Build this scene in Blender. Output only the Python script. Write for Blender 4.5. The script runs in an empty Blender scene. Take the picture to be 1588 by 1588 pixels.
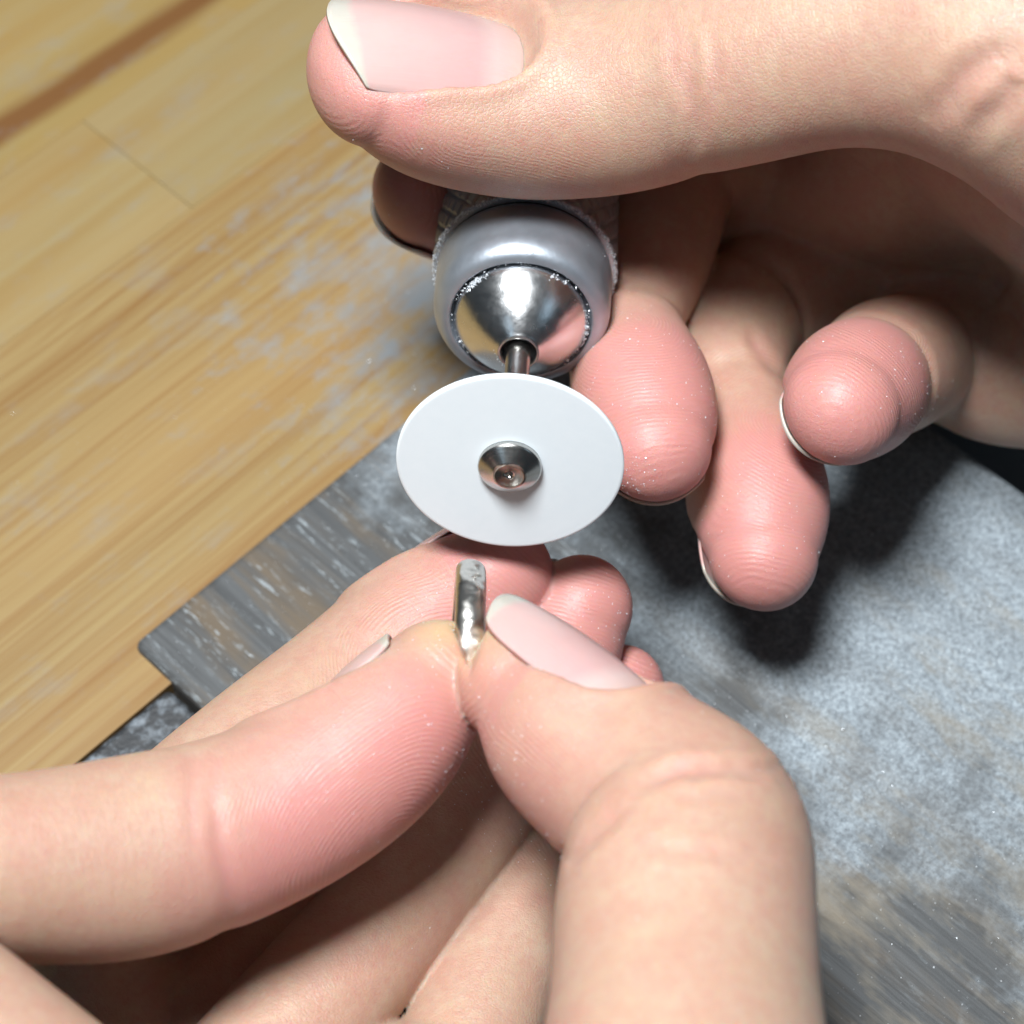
import bpy, bmesh, math, random
import numpy as np
from mathutils import Vector, Matrix

random.seed(7); RNG = np.random.default_rng(7)
SC = bpy.context.scene
COL = SC.collection
MM = 0.001

# ------------------------------------------------------------------ camera, world, lamp, exposure
ELEV = math.radians(57); FPX = 3200.0; DIST = 250.0          # photo pixels (1588 wide), millimetres
cF = np.array([0, math.cos(ELEV), -math.sin(ELEV)]); cR = np.array([1.0, 0, 0]); cU = np.array([0, math.sin(ELEV), math.cos(ELEV)])
cC = -cF * DIST
cam = bpy.data.cameras.new('camera'); camo = bpy.data.objects.new('camera', cam); COL.objects.link(camo)
cam.sensor_width = 36; cam.lens = 36 * FPX / 1588
cam.clip_start = 0.005; cam.clip_end = 20
camo.location = Vector(cC * MM); camo.rotation_euler = (math.pi / 2 - ELEV, 0, 0)
cam.dof.use_dof = True; cam.dof.focus_distance = 0.204; cam.dof.aperture_fstop = 29
SC.camera = camo

world = bpy.data.worlds.new('World'); SC.world = world; world.use_nodes = True
bg = world.node_tree.nodes['Background']; bg.inputs[0].default_value = (0.66, 0.84, 1.0, 1); bg.inputs[1].default_value = 0.035

def lamp(name, loc, target, sx, sy, power, color):
    l = bpy.data.lights.new(name, 'AREA'); l.shape = 'RECTANGLE'; l.size = sx; l.size_y = sy; l.energy = power; l.color = color
    o = bpy.data.objects.new(name, l); COL.objects.link(o); o.location = loc
    o.rotation_euler = (Vector(target) - Vector(loc)).to_track_quat('-Z', 'Y').to_euler()
    return o
lamp('bench_lamp', (-0.062, -0.062, 0.43), (0.0, 0.0, 0.03), 0.11, 0.085, 4.0, (0.955, 0.985, 1.0))
lamp('window_light', (-0.55, -0.75, 0.85), (0.0, 0.0, 0.03), 0.3, 0.25, 0.22, (0.60, 0.82, 1.0))
lamp('window_light', (0.75, -0.35, 0.62), (0.0, 0.0, 0.03), 0.3, 0.3, 0.2, (0.60, 0.82, 1.0))

SC.view_settings.view_transform = 'Standard'; SC.view_settings.look = 'None'; SC.view_settings.exposure = 0.0; SC.view_settings.gamma = 1
SC.render.engine = 'CYCLES'; SC.cycles.use_denoising = True; SC.cycles.max_bounces = 10

# ------------------------------------------------------------------ helpers
def cw(px, py, d):
    """photo pixel and depth (mm) to a place in the world (mm)"""
    return cC + d * (cF + cR * (px - 794) / FPX - cU * (py - 794) / FPX)
def cv(x, y, z):
    """direction given as right, up, towards the viewer"""
    v = cR * x + cU * y - cF * z
    return v / np.linalg.norm(v)

def mesh_obj(name, verts, faces, mat=None, parent=None, smooth=True):
    me = bpy.data.meshes.new(name)
    me.from_pydata([tuple(map(float, v)) for v in verts], [], [tuple(map(int, f)) for f in faces]) if not isinstance(faces, np.ndarray) else fast_mesh(me, verts, faces)
    me.update()
    if smooth: me.polygons.foreach_set('use_smooth', np.ones(len(me.polygons), dtype=bool))
    if mat: me.materials.append(mat)
    o = bpy.data.objects.new(name, me); COL.objects.link(o)
    if parent: o.parent = parent
    return o
def fast_mesh(me, verts, faces):
    verts = np.asarray(verts, dtype=np.float32); n = len(faces); k = faces.shape[1]
    me.vertices.add(len(verts)); me.vertices.foreach_set('co', verts.ravel())
    me.loops.add(n * k); me.loops.foreach_set('vertex_index', faces.astype(np.int32).ravel())
    me.polygons.add(n); me.polygons.foreach_set('loop_start', np.arange(0, n * k, k, dtype=np.int32))
    me.polygons.foreach_set('loop_total', np.full(n, k, dtype=np.int32))
    me.update(calc_edges=True); me.validate()
def tag(o, label=None, cat=None, group=None, kind=None):
    if label: o['label'] = label
    if cat: o['category'] = cat
    if group: o['group'] = group
    if kind: o['kind'] = kind
    return o
def empty(name, loc, label, cat, group=None):
    o = bpy.data.objects.new(name, None); COL.objects.link(o); o.location = loc; o.empty_display_size = 0.01
    return tag(o, label, cat, group)

class Mat:
    """small wrapper to wire shader nodes"""
    def __init__(s, name):
        s.m = bpy.data.materials.new(name); s.m.use_nodes = True; s.t = s.m.node_tree
        s.b = s.t.nodes['Principled BSDF']
    def n(s, kind, **kw):
        nd = s.t.nodes.new(kind)
        for k, v in kw.items():
            if k.startswith('i_'): nd.inputs[int(k[2:]) if k[2:].isdigit() else k[2:]].default_value = v
            else: setattr(nd, k, v)
        return nd
    def l(s, a, b): s.t.links.new(a, b)
    def put(s, sock, x):
        if hasattr(x, 'links') or hasattr(x, 'is_linked'): s.l(x, sock)
        else: sock.default_value = x
    def math(s, op, a, b=None, c=None):
        nd = s.n('ShaderNodeMath', operation=op)
        for i, x in enumerate((a, b, c)):
            if x is not None: s.put(nd.inputs[i], x)
        return nd.outputs[0]
    def attr(s, name, out='Fac'):
        return s.n('ShaderNodeAttribute', attribute_name=name).outputs[out]
    def mix(s, f, a, b, blend='MIX'):
        nd = s.n('ShaderNodeMix', data_type='RGBA', blend_type=blend)
        s.put(nd.inputs[0], f); s.put(nd.inputs[6], a if hasattr(a, 'links') else (*a, 1)[:4]); s.put(nd.inputs[7], b if hasattr(b, 'links') else (*b, 1)[:4])
        return nd.outputs[2]
    def ramp(s, f, stops):
        nd = s.n('ShaderNodeValToRGB'); cr = nd.color_ramp
        while len(cr.elements) < len(stops): cr.elements.new(0.5)
        for e, (p, c) in zip(cr.elements, stops):
            e.position = p; e.color = (c, c, c, 1) if isinstance(c, (int, float)) else (*c, 1)
        s.put(nd.inputs[0], f); return nd.outputs[0]
    def noise(s, vec, scale, detail=3, rough=0.55, dist=0.0, out=0):
        nd = s.n('ShaderNodeTexNoise'); nd.inputs['Scale'].default_value = scale; nd.inputs['Detail'].default_value = detail
        nd.inputs['Roughness'].default_value = rough; nd.inputs['Distortion'].default_value = dist
        s.put(nd.inputs['Vector'], vec); return nd.outputs[out]
    def map(s, vec, scale=(1, 1, 1), loc=(0, 0, 0), rot=(0, 0, 0)):
        nd = s.n('ShaderNodeMapping'); nd.inputs['Scale'].default_value = scale; nd.inputs['Location'].default_value = loc; nd.inputs['Rotation'].default_value = rot
        s.put(nd.inputs['Vector'], vec); return nd.outputs[0]
    def obj(s): return s.n('ShaderNodeTexCoord').outputs['Object']
    def bump(s, h, dist, strength=1.0, normal=None):
        nd = s.n('ShaderNodeBump'); nd.inputs['Strength'].default_value = strength; nd.inputs['Distance'].default_value = dist
        s.put(nd.inputs['Height'], h)
        if normal is not None: s.l(normal, nd.inputs['Normal'])
        return nd.outputs[0]
    def set(s, **kw):
        for k, v in kw.items():
            s.put(s.b.inputs[k.replace('_', ' ')], v)
        return s

# ------------------------------------------------------------------ materials
def skin_material():
    M = Mat('skin')
    fp = M.attr('fpos', 'Vector'); sep = M.n('ShaderNodeSeparateXYZ'); M.l(fp, sep.inputs[0]); t, v, w = sep.outputs
    mk = M.n('ShaderNodeSeparateColor'); M.l(M.attr('mask', 'Color'), mk.inputs[0]); pink, pale, ridge = mk.outputs
    ob = M.obj()
    base = M.mix(M.ramp(M.noise(ob, 130, 4), [(0.35, 0), (0.68, 1)]), (0.460, 0.331, 0.245), (0.447, 0.280, 0.211))
    blot = M.ramp(M.noise(ob, 420, 4), [(0.35, 0), (0.75, 1)])
    base = M.mix(M.math('MULTIPLY', blot, 0.5), base, (0.430, 0.215, 0.163))
    fine = M.noise(ob, 1100, 4, 0.7)
    base = M.mix(M.math('MULTIPLY', M.ramp(fine, [(0.42, 0), (0.66, 1)]), 0.42), base, (0.404, 0.206, 0.163))
    yel = M.ramp(M.noise(M.map(ob, loc=(0.3, 0.1, 0)), 190, 3), [(0.45, 0), (0.7, 1)])
    base = M.mix(M.math('MULTIPLY', yel, 0.3), base, (0.473, 0.353, 0.232))
    pk = M.math('MULTIPLY', pink, M.math('ADD', 0.72, M.math('MULTIPLY', M.noise(ob, 260, 4), 0.55)))
    col = M.mix(pk, base, (0.51, 0.235, 0.215))
    col = M.mix(M.math('MULTIPLY', pale, 0.7), col, (0.516, 0.396, 0.198))
    # ridge pattern of the pads
    nz = M.noise(fp, 0.10, 1, out=1); ns = M.n('ShaderNodeSeparateColor'); M.l(nz, ns.inputs[0])
    tt = M.math('ADD', M.math('SUBTRACT', t, 12.5), M.math('MULTIPLY', M.math('SUBTRACT', ns.outputs[0], 0.5), 2.4))
    vv = M.math('ADD', M.math('MULTIPLY', v, 1.05), M.math('MULTIPLY', M.math('SUBTRACT', ns.outputs[1], 0.5), 2.4))
    r = M.math('SQRT', M.math('ADD', M.math('MULTIPLY', tt, tt), M.math('MULTIPLY', vv, vv)))
    rid = M.math('SINE', M.math('MULTIPLY', r, 2 * math.pi / 0.44))
    rid = M.math('MULTIPLY', M.math('MULTIPLY', M.math('ADD', rid, 1.0), 0.5), ridge)
    rid = M.math('MULTIPLY', rid, M.ramp(M.noise(fp, 0.5, 4, 0.7), [(0.36, 0.05), (0.6, 1)]))
    # transverse lines and fine relief elsewhere
    lines = M.noise(M.map(fp, (1.7, 0.33, 0.33)), 1.0, 5, 0.72, 0.6)
    cell = M.n('ShaderNodeTexVoronoi', feature='DISTANCE_TO_EDGE'); cell.inputs['Scale'].default_value = 2300; M.l(ob, cell.inputs['Vector'])
    cel = M.ramp(cell.outputs['Distance'], [(0.0, 0), (0.16, 1)])
    inv = M.math('SUBTRACT', 1.0, M.math('MULTIPLY', ridge, 0.7))
    n1 = M.bump(lines, 0.13 * MM, 0.5)
    n2 = M.bump(M.math('MULTIPLY', cel, inv), 0.05 * MM, 0.5, n1)
    n3 = M.bump(rid, 0.06 * MM, 0.62, n2)
    n4 = M.bump(M.noise(ob, 3200, 2), 0.03 * MM, 0.5, n3)
    col = M.mix(M.math('MULTIPLY', M.math('SUBTRACT', 1.0, rid), M.math('MULTIPLY', ridge, 0.16)), col, (0.396, 0.138, 0.112))
    rough = M.math('ADD', 0.36, M.math('MULTIPLY', M.noise(ob, 700, 3), 0.22))
    M.set(Base_Color=col, Roughness=rough, Normal=n4)
    b = M.b
    b.inputs['Subsurface Weight'].default_value = 0.8; b.inputs['Subsurface Radius'].default_value = (1.25, 0.27, 0.12); b.inputs['Subsurface Scale'].default_value = 1.25 * MM
    b.inputs['Specular IOR Level'].default_value = 0.5
    return M.m
SKIN = skin_material()

def nail_material():
    M = Mat('nail')
    u = M.attr('nu'); ob = M.obj()
    free = M.ramp(M.math('ADD', u, M.math('MULTIPLY', M.math('SUBTRACT', M.noise(ob, 500, 2), 0.5), 0.04)), [(0.862, 0), (0.905, 1)])
    col = M.ramp(u, [(0.0, (0.464, 0.318, 0.284)), (0.16, (0.516, 0.378, 0.361)), (0.26, (0.482, 0.297, 0.292)), (0.75, (0.499, 0.327, 0.310))])
    col = M.mix(free, col, (0.42, 0.41, 0.36))
    col = M.mix(M.math('MULTIPLY', M.noise(ob, 300, 3), 0.25), col, (0.550, 0.447, 0.413))
    h = M.noise(M.map(M.attr('npos', 'Vector'), (0.05, 3.5, 1)), 1.0, 3)
    M.set(Base_Color=col, Roughness=0.3, Normal=M.bump(h, 0.05 * MM, 0.6))
    b = M.b; b.inputs['Subsurface Weight'].default_value = 0.6; b.inputs['Subsurface Radius'].default_value = (1, 0.5, 0.35); b.inputs['Subsurface Scale'].default_value = 0.6 * MM
    b.inputs['Specular IOR Level'].default_value = 0.5
    return M.m
NAIL = nail_material()

def metal(name, col, rough, bump_scale=None, streak=None, dirt=0.0):
    M = Mat(name); ob = M.obj()
    r = M.math('ADD', rough, M.math('MULTIPLY', M.math('SUBTRACT', M.noise(ob, 900, 4), 0.5), 0.18))
    c = M.mix(M.math('MULTIPLY', M.ramp(M.noise(ob, 260, 5), [(0.4, 0), (0.75, 1)]), dirt), col, tuple(x * 0.45 for x in col))
    M.set(Base_Color=c, Metallic=1.0, Roughness=r)
    if streak:
        h = M.noise(M.map(ob, streak), 1.0, 3, 0.6); nn = M.bump(h, 0.02 * MM, 0.6); M.set(Normal=nn)
    elif bump_scale:
        M.set(Normal=M.bump(M.noise(ob, bump_scale, 5, 0.7), (0.09 if bump_scale == 1300 else 0.03) * MM, 0.7))
    return M.m
ALU = metal('brushed_aluminium', (0.43, 0.475, 0.535), 0.42, bump_scale=2500, dirt=0.3)
ALU.node_tree.nodes['Principled BSDF'].inputs['Metallic'].default_value = 0.8
ALU_K = metal('knurled_aluminium', (0.46, 0.49, 0.53), 0.45, bump_scale=2500, dirt=0.4)
ALU_K.node_tree.nodes['Principled BSDF'].inputs['Metallic'].default_value = 0.65
STEEL_CONE = metal('polished_steel', (0.76, 0.77, 0.78), 0.24, bump_scale=1400, dirt=0.12)
STEEL = metal('turned_steel', (0.55, 0.54, 0.52), 0.24, streak=(300, 300, 9000), dirt=0.15)
SILVER = metal('hammered_silver', (0.78, 0.76, 0.72), 0.30, bump_scale=2200, dirt=0.5)
def plain(name, col, rough, spec=0.5, metallic=0):
    M = Mat(name); ob = M.obj()
    M.set(Base_Color=M.mix(M.math('MULTIPLY', M.noise(ob, 600, 4), 0.25), col, tuple(x * 0.7 for x in col)), Roughness=rough, Metallic=metallic, Normal=M.bump(M.noise(ob, 2000, 3), 0.02 * MM, 0.4))
    M.b.inputs['Specular IOR Level'].default_value = spec
    return M.m
BLACK = plain('black_bore', (0.006, 0.006, 0.006), 0.6)
def disc_material():
    M = Mat('white_silicone'); ob = M.obj()
    M.set(Base_Color=M.mix(M.noise(ob, 900, 4), (0.78, 0.845, 0.885), (0.74, 0.81, 0.855)), Roughness=0.55, Normal=M.bump(M.noise(ob, 5000, 3), 0.012 * MM, 0.4))
    M.b.inputs['Specular IOR Level'].default_value = 0.35
    M.b.inputs['Subsurface Weight'].default_value = 0.25; M.b.inputs['Subsurface Scale'].default_value = 0.6 * MM; M.b.inputs['Subsurface Radius'].default_value = (1, 1, 1)
    return M.m
DISC = disc_material()

def pine_material(name, light, dark, ring_scale, seed, band=None, dusty=1.0):
    """board frame: x along the grain, y across; metres"""
    M = Mat(name); ob = M.obj()
    wob = M.noise(M.map(ob, (6, 22, 22), (seed, seed * 2, 0)), 1.0, 3, 0.5)
    sep = M.n('ShaderNodeSeparateXYZ'); M.l(ob, sep.inputs[0]); x, y, z = sep.outputs
    yy = M.math('ADD', y, M.math('MULTIPLY', M.math('SUBTRACT', wob, 0.5), 0.03))
    ph = M.math('FRACT', M.math('MULTIPLY', M.math('ADD', yy, 1.0), ring_scale))
    ring = M.ramp(ph, [(0.0, 0.12), (0.55, 0.3), (0.86, 0.95), (0.93, 0.8), (1.0, 0.12)])
    ring = M.math('MULTIPLY', ring, M.ramp(M.noise(M.map(ob, (3, 60, 60), (seed, 0, 0)), 1.0, 3), [(0.3, 0.25), (0.65, 1.0)]))
    fib = M.noise(M.map(ob, (35, 2600, 2600), (seed, 0, 0)), 1.0, 3, 0.6)
    streak = M.ramp(M.noise(M.map(ob, (9, ring_scale * 1.5, 300), (seed, 3, 0)), 1.0, 4, 0.6, 0.25), [(0.40, 0), (0.66, 1)])
    ring = M.math('ADD', M.math('MULTIPLY', ring, 0.42), M.math('MULTIPLY', streak, 0.8))
    col = M.mix(ring, light, dark)
    col = M.mix(M.math('MULTIPLY', fib, 0.28), col, tuple(c * 0.6 for c in dark))
    broad = M.ramp(M.noise(M.map(ob, (5, 40, 40), (seed * 3, 1, 0)), 1.0, 2), [(0.4, 0), (0.7, 1)])
    col = M.mix(M.math('MULTIPLY', broad, 0.3), col, (0.36, 0.205, 0.075))
    if band:
        yb, wb, cb = band
        dd = M.math('ABSOLUTE', M.math('SUBTRACT', M.math('ADD', y, M.math('MULTIPLY', M.math('SUBTRACT', M.noise(M.map(ob, (14, 80, 80), (seed, 5, 0)), 1.0, 3), 0.5), 0.008)), yb))
        col = M.mix(M.ramp(M.math('DIVIDE', dd, wb), [(0.35, 1), (1.0, 0)]), col, cb)
    # grey grinding dust rubbed into the grain, most of it by the pin
    near = M.n('ShaderNodeVectorMath', operation='DISTANCE'); M.l(ob, near.inputs[0]); near.inputs[1].default_value = (0.066, 0.009, 0.0)
    nd = M.math('SUBTRACT', 1.0, M.math('MULTIPLY', near.outputs['Value'], 1 / 0.043))
    dn = M.noise(M.map(ob, (140, 240, 240)), 1.0, 8, 0.72)
    du = M.ramp(M.math('ADD', M.math('MULTIPLY', nd, 0.34), dn), [(0.60, 0), (0.86, 1)])
    d2 = M.ramp(M.noise(M.map(ob, (70, 140, 140), (3, 1, 0)), 1.0, 6, 0.75), [(0.52, 0), (0.72, 1)])
    dust = M.math('MINIMUM', M.math('ADD', M.math('MULTIPLY', du, 0.85 * dusty), M.math('MULTIPLY', d2, 0.30)), 0.92)
    col = M.mix(dust, col, M.mix(M.noise(ob, 240, 4), (0.16, 0.175, 0.19), (0.24, 0.28, 0.315)))
    h = M.math('ADD', M.math('MULTIPLY', ring, -0.6), M.math('MULTIPLY', fib, 0.5))
    M.set(Base_Color=col, Roughness=0.48, Normal=M.bump(h, 0.10 * MM, 0.4))
    M.b.inputs['Specular IOR Level'].default_value = 0.35
    return M.m

def pin_material():
    """grain runs along local y"""
    M = Mat('dusty_pin_wood'); ob = M.obj()
    fib = M.noise(M.map(ob, (900, 26, 300)), 1.0, 5, 0.7, 0.6)
    coarse = M.noise(M.map(ob, (190, 22, 60)), 1.0, 4, 0.6, 0.4)
    blot = M.noise(ob, 85, 5, 0.65)
    col = M.mix(M.ramp(fib, [(0.38, 0), (0.66, 1)]), (0.052, 0.055, 0.057), (0.095, 0.10, 0.104))
    brown = M.math('MULTIPLY', M.ramp(coarse, [(0.48, 0), (0.64, 1)]), M.ramp(blot, [(0.38, 0.1), (0.6, 0.85)]))
    col = M.mix(brown, col, (0.125, 0.094, 0.062))
    # pale metal dust lying in the pores, a thick film on the outer part of the board
    sep = M.n('ShaderNodeSeparateXYZ'); M.l(ob, sep.inputs[0]); x, y, z = sep.outputs
    film = M.math('ADD', M.math('MULTIPLY', M.math('ADD', x, -0.034), 23.0), M.math('MULTIPLY', M.math('SUBTRACT', blot, 0.5), 1.6))
    film = M.ramp(film, [(0.0, 0.0), (0.42, 1.0)])
    grit = M.noise(ob, 1700, 5, 0.85)
    fcol = M.mix(M.ramp(grit, [(0.37, 0), (0.63, 1)]), (0.125, 0.148, 0.168), (0.37, 0.43, 0.475))
    col = M.mix(M.math('MULTIPLY', film, M.ramp(M.noise(M.map(ob, (150, 60, 60), (2, 0, 0)), 1.0, 6, 0.75), [(0.34, 0.62), (0.60, 0.95)])), col, fcol)
    pores = M.math('MULTIPLY', M.ramp(M.math('MULTIPLY', y, -10.0), [(0.3, 1), (0.6, 0.15)]), M.math('MULTIPLY', M.ramp(M.noise(M.map(ob, (1700, 260, 500)), 1.0, 4, 0.75), [(0.57, 0), (0.64, 1)]), M.ramp(M.noise(M.map(ob, (260, 30, 60), (7, 0, 0)), 1.0, 4, 0.6), [(0.42, 0), (0.56, 1)])))
    col = M.mix(M.math('MULTIPLY', M.math('MULTIPLY', pores, M.math('SUBTRACT', 1.0, M.math('MULTIPLY', film, 0.75))), 0.85), col, (0.33, 0.375, 0.40))
    tan = M.math('MULTIPLY', M.ramp(M.noise(M.map(ob, (120, 45, 60), (5, 2, 0)), 1.0, 5, 0.7), [(0.50, 0), (0.66, 0.55)]), M.ramp(M.math('MULTIPLY', y, -10.0), [(0.45, 0), (0.7, 1)]))
    col = M.mix(tan, col, (0.235, 0.205, 0.155))
    h = M.math('ADD', M.math('MULTIPLY', fib, 1.0), M.math('MULTIPLY', grit, 0.35))
    M.set(Base_Color=col, Roughness=0.62, Normal=M.bump(h, 0.22 * MM, 0.6))
    M.b.inputs['Specular IOR Level'].default_value = 0.35
    return M.m
def plate_material():
    M = Mat('blackened_steel'); ob = M.obj()
    d = M.ramp(M.noise(ob, 420, 6, 0.7), [(0.47, 0), (0.68, 1)])
    M.set(Base_Color=M.mix(d, (0.022, 0.024, 0.027), (0.20, 0.23, 0.26)), Roughness=0.55, Normal=M.bump(M.noise(ob, 700, 5, 0.7), 0.25 * MM, 0.7))
    return M.m

# ------------------------------------------------------------------ the bench: frame with x along its front edge, y away from it
ANG = math.radians(46)
uD = np.array([math.cos(ANG), math.sin(ANG), 0]); vD = np.array([-uD[1], uD[0], 0])
A0 = cw(208, 1005, 1.0); A0 = cC + (A0 - cC) * (cC[2] / (cC[2] - A0[2]))     # the pin's rear corner, on the bench top
BENCH_M = Matrix.Translation(Vector(A0 * MM)) @ Matrix.Rotation(ANG, 4, 'Z')

def board(name, x0, x1, y0, y1, z0, z1, mat, parent, bev=0.4, seg=2, wav=0.0):
    bm = bmesh.new(); bmesh.ops.create_cube(bm, size=1)
    for v in bm.verts:
        v.co = Vector(((x0 + (v.co.x + .5) * (x1 - x0)) * MM, (y0 + (v.co.y + .5) * (y1 - y0)) * MM, (z0 + (v.co.z + .5) * (z1 - z0)) * MM))
    bmesh.ops.bevel(bm, geom=bm.edges[:], offset=bev * MM, segments=seg, profile=0.5, affect='EDGES')
    me = bpy.data.meshes.new(name); bm.to_mesh(me); bm.free(); me.materials.append(mat)
    o = bpy.data.objects.new(name, me); COL.objects.link(o); o.parent = parent
    return o

bench = empty('workbench', A0 * MM, 'pine workbench top of glued staves dusted grey near the bench pin', 'workbench')
bench.rotation_euler = (0, 0, ANG)
YF = -6.6
P1 = pine_material('pine_orange', (0.296, 0.212, 0.090), (0.214, 0.116, 0.038), 430, 1.3)
P2 = pine_material('pine_pale', (0.285, 0.219, 0.103), (0.259, 0.166, 0.058), 120, 4.1, dusty=0.6)
P2b = pine_material('pine_pale_beside', (0.273, 0.215, 0.106), (0.251, 0.169, 0.062), 105, 9.7, dusty=0.6)
P3 = pine_material('pine_banded', (0.285, 0.219, 0.096), (0.267, 0.176, 0.055), 90, 6.2, band=(0.0755, 0.0042, (0.15, 0.068, 0.022)), dusty=0.3)
board('plank', -140, 260, YF, 46.08, -26, 0, P1, bench, 0.06)
board('plank', -140, 49.22, 46.12, 69.04, -26, -0.03, P2, bench, 0.04)
board('plank', 49.29, 260, 46.12, 69.04, -26, 0.0, P2b, bench, 0.04)
board('plank', -140, 260, 69.08, 120.0, -26, -0.02, P3, bench, 0.06)
board('plank', -140, 260, 120.1, 170.0, -26, 0.0, P2, bench, 0.22)

pin = empty('bench_pin', A0 * MM, 'grey wooden bench pin covered in metal dust under the hands', 'bench pin'); pin.rotation_euler = (0, 0, ANG)
PINM = pin_material()
pb = board('pin_board', 0, 88.8, -150, 0, -16, 1.3, PINM, pin, 1.0, 3)
plate = tag(board('mounting_plate', -150, -0.6, -17.5, YF - 0.1, -22, -0.05, plate_material(), None, 0.8, 3), 'dark dusty steel plate on the bench edge left of the pin', 'plate')
plate.matrix_world = BENCH_M
floor = tag(mesh_obj('floor', [(-2, -2, -0.70), (2, -2, -0.70), (2, 2, -0.70), (-2, 2, -0.70)], [(0, 1, 2, 3)], plain('grey_floor', (0.10, 0.105, 0.11), 0.7)), kind='structure')
apron = board('catch_apron', 89.6, 260, -260, YF - 0.3, -13, -10, plain('grey_leather', (0.16, 0.18, 0.20), 0.6), None, 1.2, 3)
tag(apron, 'grey leather catch apron hanging beyond the right end of the bench pin', 'apron'); apron.matrix_world = BENCH_M

# ------------------------------------------------------------------ handpiece, mandrel, ring
nV = cv(0, 0.731, 0.682); aV = cv(0.0, -0.682, 0.731)       # top of the handpiece; its axis towards the viewer
HC = cw(791, 718, 200.0)
axis = aV + cR * -0.05; axis /= np.linalg.norm(axis)        # leans a little left towards the tip
def frame(o_mm, z):
    z = Vector(z).normalized(); x = Vector(cR); x = (x - z * x.dot(z)).normalized(); y = z.cross(x)
    m = Matrix((x, y, z)).transposed().to_4x4(); m.translation = Vector(o_mm * MM); return m
HM = frame(HC, axis)

def lathe(name, prof, mat, parent, n=96, fn=None, closed=False):
    """prof: (z, r) in mm, local z is the axis"""
    vs, fs = [], []
    m = len(prof)
    for i, (z, r) in enumerate(prof):
        for j in range(n):
            a = 2 * math.pi * j / n; rr = r + (fn(z, a, i) if fn else 0)
            vs.append((rr * math.cos(a) * MM, rr * math.sin(a) * MM, z * MM))
    for i in range(m - 1 + (1 if closed else 0)):
        for j in range(n):
            i2 = (i + 1) % m
            fs.append((i * n + j, i * n + (j + 1) % n, i2 * n + (j + 1) % n, i2 * n + j))
    if not closed:
        fs.append(tuple(range(n))[::-1]); fs.append(tuple((m - 1) * n + j for j in range(n)))
    o = mesh_obj(name, vs, fs, mat, parent)
    bm = bmesh.new(); bm.from_mesh(o.data); bmesh.ops.recalc_face_normals(bm, faces=bm.faces); bm.to_mesh(o.data); bm.free()
    return o
def arc(z0, r0, z1, r1, n, bulge):
    """profile points from one to the other, bowed outwards"""
    out = []
    for i in range(n + 1):
        t = i / n; dz, dr = z1 - z0, r1 - r0; L = math.hypot(dz, dr); k = bulge * 4 * t * (1 - t)
        out.append((z0 + dz * t + k * abs(dr) / L, r0 + dr * t + k * abs(dz) / L))
    return out

hp = empty('handpiece', (0, 0, 0), 'knurled aluminium rotary handpiece gripped under the thumb', 'handpiece'); hp.matrix_world = HM
def knurl(z, a, i):
    p = 0.5
    q = 9.9 * a
    l1 = (q + (z) * 0.62) / 2.15; l2 = (q - (z) * 0.62) / 2.15
    g = min(abs(l1 - round(l1)), abs(l2 - round(l2)))
    return -0.42 * max(0, 1 - g / 0.12) if z < -31.3 else 0.0
prof = [(-31.0, 8.4), (-31.05, 9.6), (-31.2, 9.85)] + [(-31.45 - 0.22 * k, 10.0) for k in range(0, 130)] + [(-62, 10.0)]
prof += [(-63, 9.3), (-66, 9.3), (-95, 9.0), (-118, 7.0), (-119, 3.0)]
lathe('knurled_grip', prof, ALU_K, hp, n=240, fn=knurl)
prof = [(-23.4, 7.42), (-22.5, 7.44)]
for k in range(0, 25):
    th = math.pi / 2 * k / 24
    prof.append((-25.0 + 2.6 * math.cos(th) ** 0.9 - 0.0, 7.5 + 1.85 * math.sin(th) ** 0.95))
prof += [(-27.5, 9.42), (-29.6, 9.45), (-30.3, 9.40), (-30.55, 9.1), (-30.6, 8.0)]
lathe('nose_collar', prof, ALU, hp, n=128)
lathe('dark_gap', [(-23.6, 6.6), (-23.6, 7.43), (-24.5, 7.43), (-24.5, 6.6)], BLACK, hp, n=96)
lathe('dust_groove', [(-30.5, 8.0), (-30.5, 9.12), (-31.1, 9.12), (-31.1, 8.0)], BLACK, hp, n=96)
prof = [(-24.5, 6.6), (-22.9, 6.98), (-22.5, 7.02), (-22.3, 6.98)] + arc(-22.2, 6.92, -17.2, 2.25, 18, 0.42)[1:] + [(-16.95, 2.02), (-17.0, 1.88), (-17.4, 1.82), (-23, 1.8)]
lathe('nose_cone', prof, STEEL_CONE, hp, n=128)
lathe('bore', [(-17.9, 0.9), (-17.9, 1.81), (-24, 1.81), (-24, 0.9)], BLACK, hp, n=64)

cd = empty('cutting_disc', (0, 0, 0), 'white silicone polishing disc on a steel mandrel in front of the handpiece', 'disc'); cd.matrix_world = HM
R = 11.05
lathe('disc', [(-0.26, 0.6), (-0.26, R - 0.08), (-0.18, R), (0.18, R), (0.26, R - 0.08), (0.26, R - 0.3), (0.26, 0.6)], DISC, cd, n=160)
lathe('shaft', [(-0.4, 0.4), (-0.42, 1.22), (-1.2, 1.27), (-17, 1.27), (-26, 1.27), (-26, 0.3)], STEEL, cd, n=64)
lathe('screw_head', [(0.15, 0.4), (0.2, 3.08), (0.7, 3.12), (0.85, 3.08), (0.98, 2.92), (1.85, 1.72), (1.98, 1.52), (1.99, 1.36), (1.90, 1.2), (1.78, 0.62), (1.74, 0.34), (1.5, 0.30), (1.0, 0.12)], STEEL, cd, n=72)

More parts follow.
